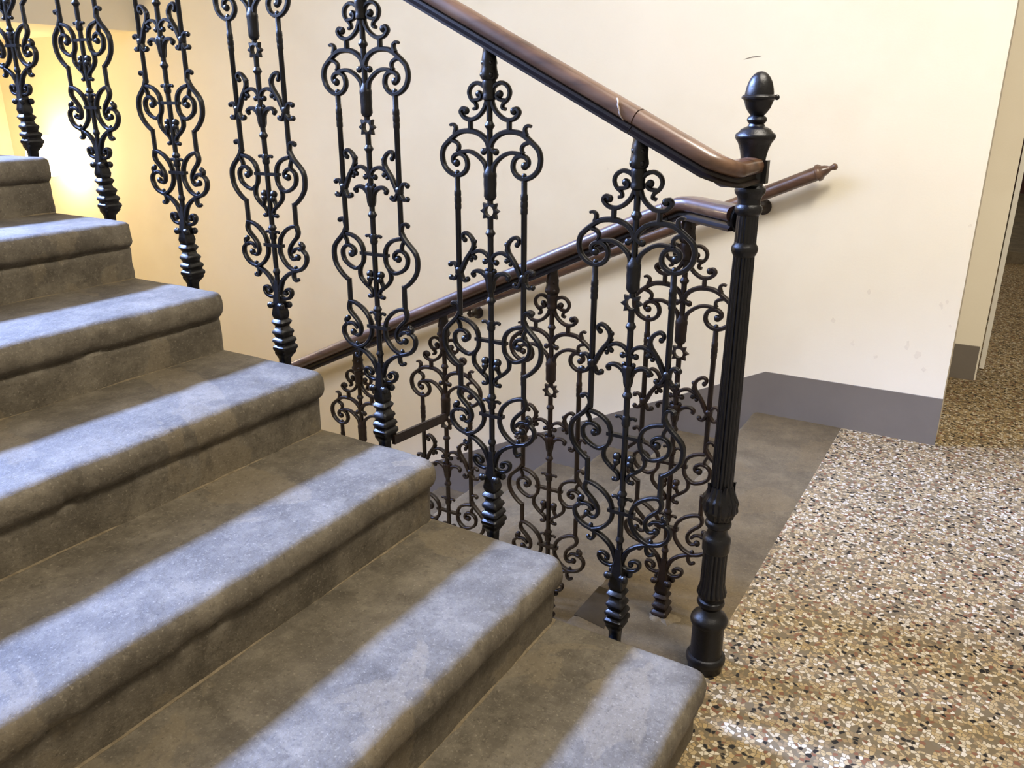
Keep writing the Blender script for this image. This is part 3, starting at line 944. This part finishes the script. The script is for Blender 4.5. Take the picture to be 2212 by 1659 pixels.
SLO = .474
zl = lambda x: .966 + SLO * (x + .585)
og = (-.585, YLO, .966)
rl = tag(empty('handrail', og), 'dark wooden moulded handrail descending from the newel behind the rising flight', 'handrail')
rail_obj('long_section', [(-4.3 + i * (4.3 - .6045) / 30, YLO, zl(-4.3 + i * (4.3 - .6045) / 30)) for i in range(31)], rl, og, KL)
pts = [(-.6035, YLO, zl(-.6035)), (-.592, YLO, zl(-.592) - .0005), (-.580, YLO - .002, .9665), (-.565, YLO - .008, .968), (-.545, YLO - .022, .969), (-.505, YLO - .056, .969), (-.470, YLO - .086, .969), (-.435, 1.537, .969)]
rail_obj('level_section', pts, rl, og, KL)

# wall rail
og = (-.60, YB - .072, .958)
wr = tag(empty('wall_handrail', og), 'round brown wooden rail fixed to the cream wall, turned finial at its end', 'handrail')
SW = .448
mb = MB()
rr = .0250
mb.sweep([Vector((-4.4 + i * 3.8 / 30, YB - .072, .958 + SW * (-4.4 + i * 3.8 / 30 + .60))) for i in range(31)], lambda i, f: [(rr * math.cos(2 * math.pi * a / 16), rr * math.sin(2 * math.pi * a / 16)) for a in range(16)])
mb.v = [tuple(Vector(v) - Vector(og)) for v in mb.v]
mb.build('pole', M['wood'], wr)
mb = MB()
mb.lathe([(.0250, -.012), (.0295, -.008), (.0300, .0), (.0260, .006), (.0200, .012), (.0170, .022), (.0130, .030), (.0090, .036), (.0085, .044), (.0120, .050), (.0120, .056), (.006, .062)], n=18)
dq = Vector((1, 0, SW)).to_track_quat('Z', 'Y').to_matrix()
mb.v = [tuple(dq @ Vector(v)) for v in mb.v]
mb.build('finial', M['wood'], wr)
for i, xb in enumerate((-.80, -2.1, -3.4)):
    mb = MB()
    zc = SW * (xb + .60)
    mb.lathe([(.030, .072), (.030, .064), (.020, .058), (.0125, .045), (.0125, .02)], n=16)
    Rm = Vector((0, 1, 0)).to_track_quat('Z', 'Y').to_matrix()
    mb.v = [tuple(Rm @ Vector(v) + Vector((xb + .60, 0, zc - .050))) for v in mb.v]
    mb.sweep([Vector((xb + .60, .03, zc - .050)), Vector((xb + .60, .005, zc - .050)), Vector((xb + .60, -.004, zc - .040)), Vector((xb + .602, -.002, zc - .018))], lambda i_, f: [(.012 * math.cos(a * .785), .012 * math.sin(a * .785)) for a in range(8)])
    mb.build('bracket', M['iron_brown'], wr)

# ------------------------------------------------------------------ wall lamp at the lower half landing
lp = tag(empty('wall_lamp', (-5.20, YB, .86)), 'glowing round wall lamp behind the top visible step', 'wall lamp')
mb = MB(); mb.ball((0, -.15, 0), .125, nu=24, nv=16); mb.build('globe', M['globe'], lp)
mb = MB(); mb.lathe([(.06, 0), (.06, .012), (.03, .02), (.022, .05)], n=20)
Rm = Vector((0, -1, 0)).to_track_quat('Z', 'Y').to_matrix()
mb.v = [tuple(Rm @ Vector(v)) for v in mb.v]
mb.build('wall_plate', M['white'], lp)
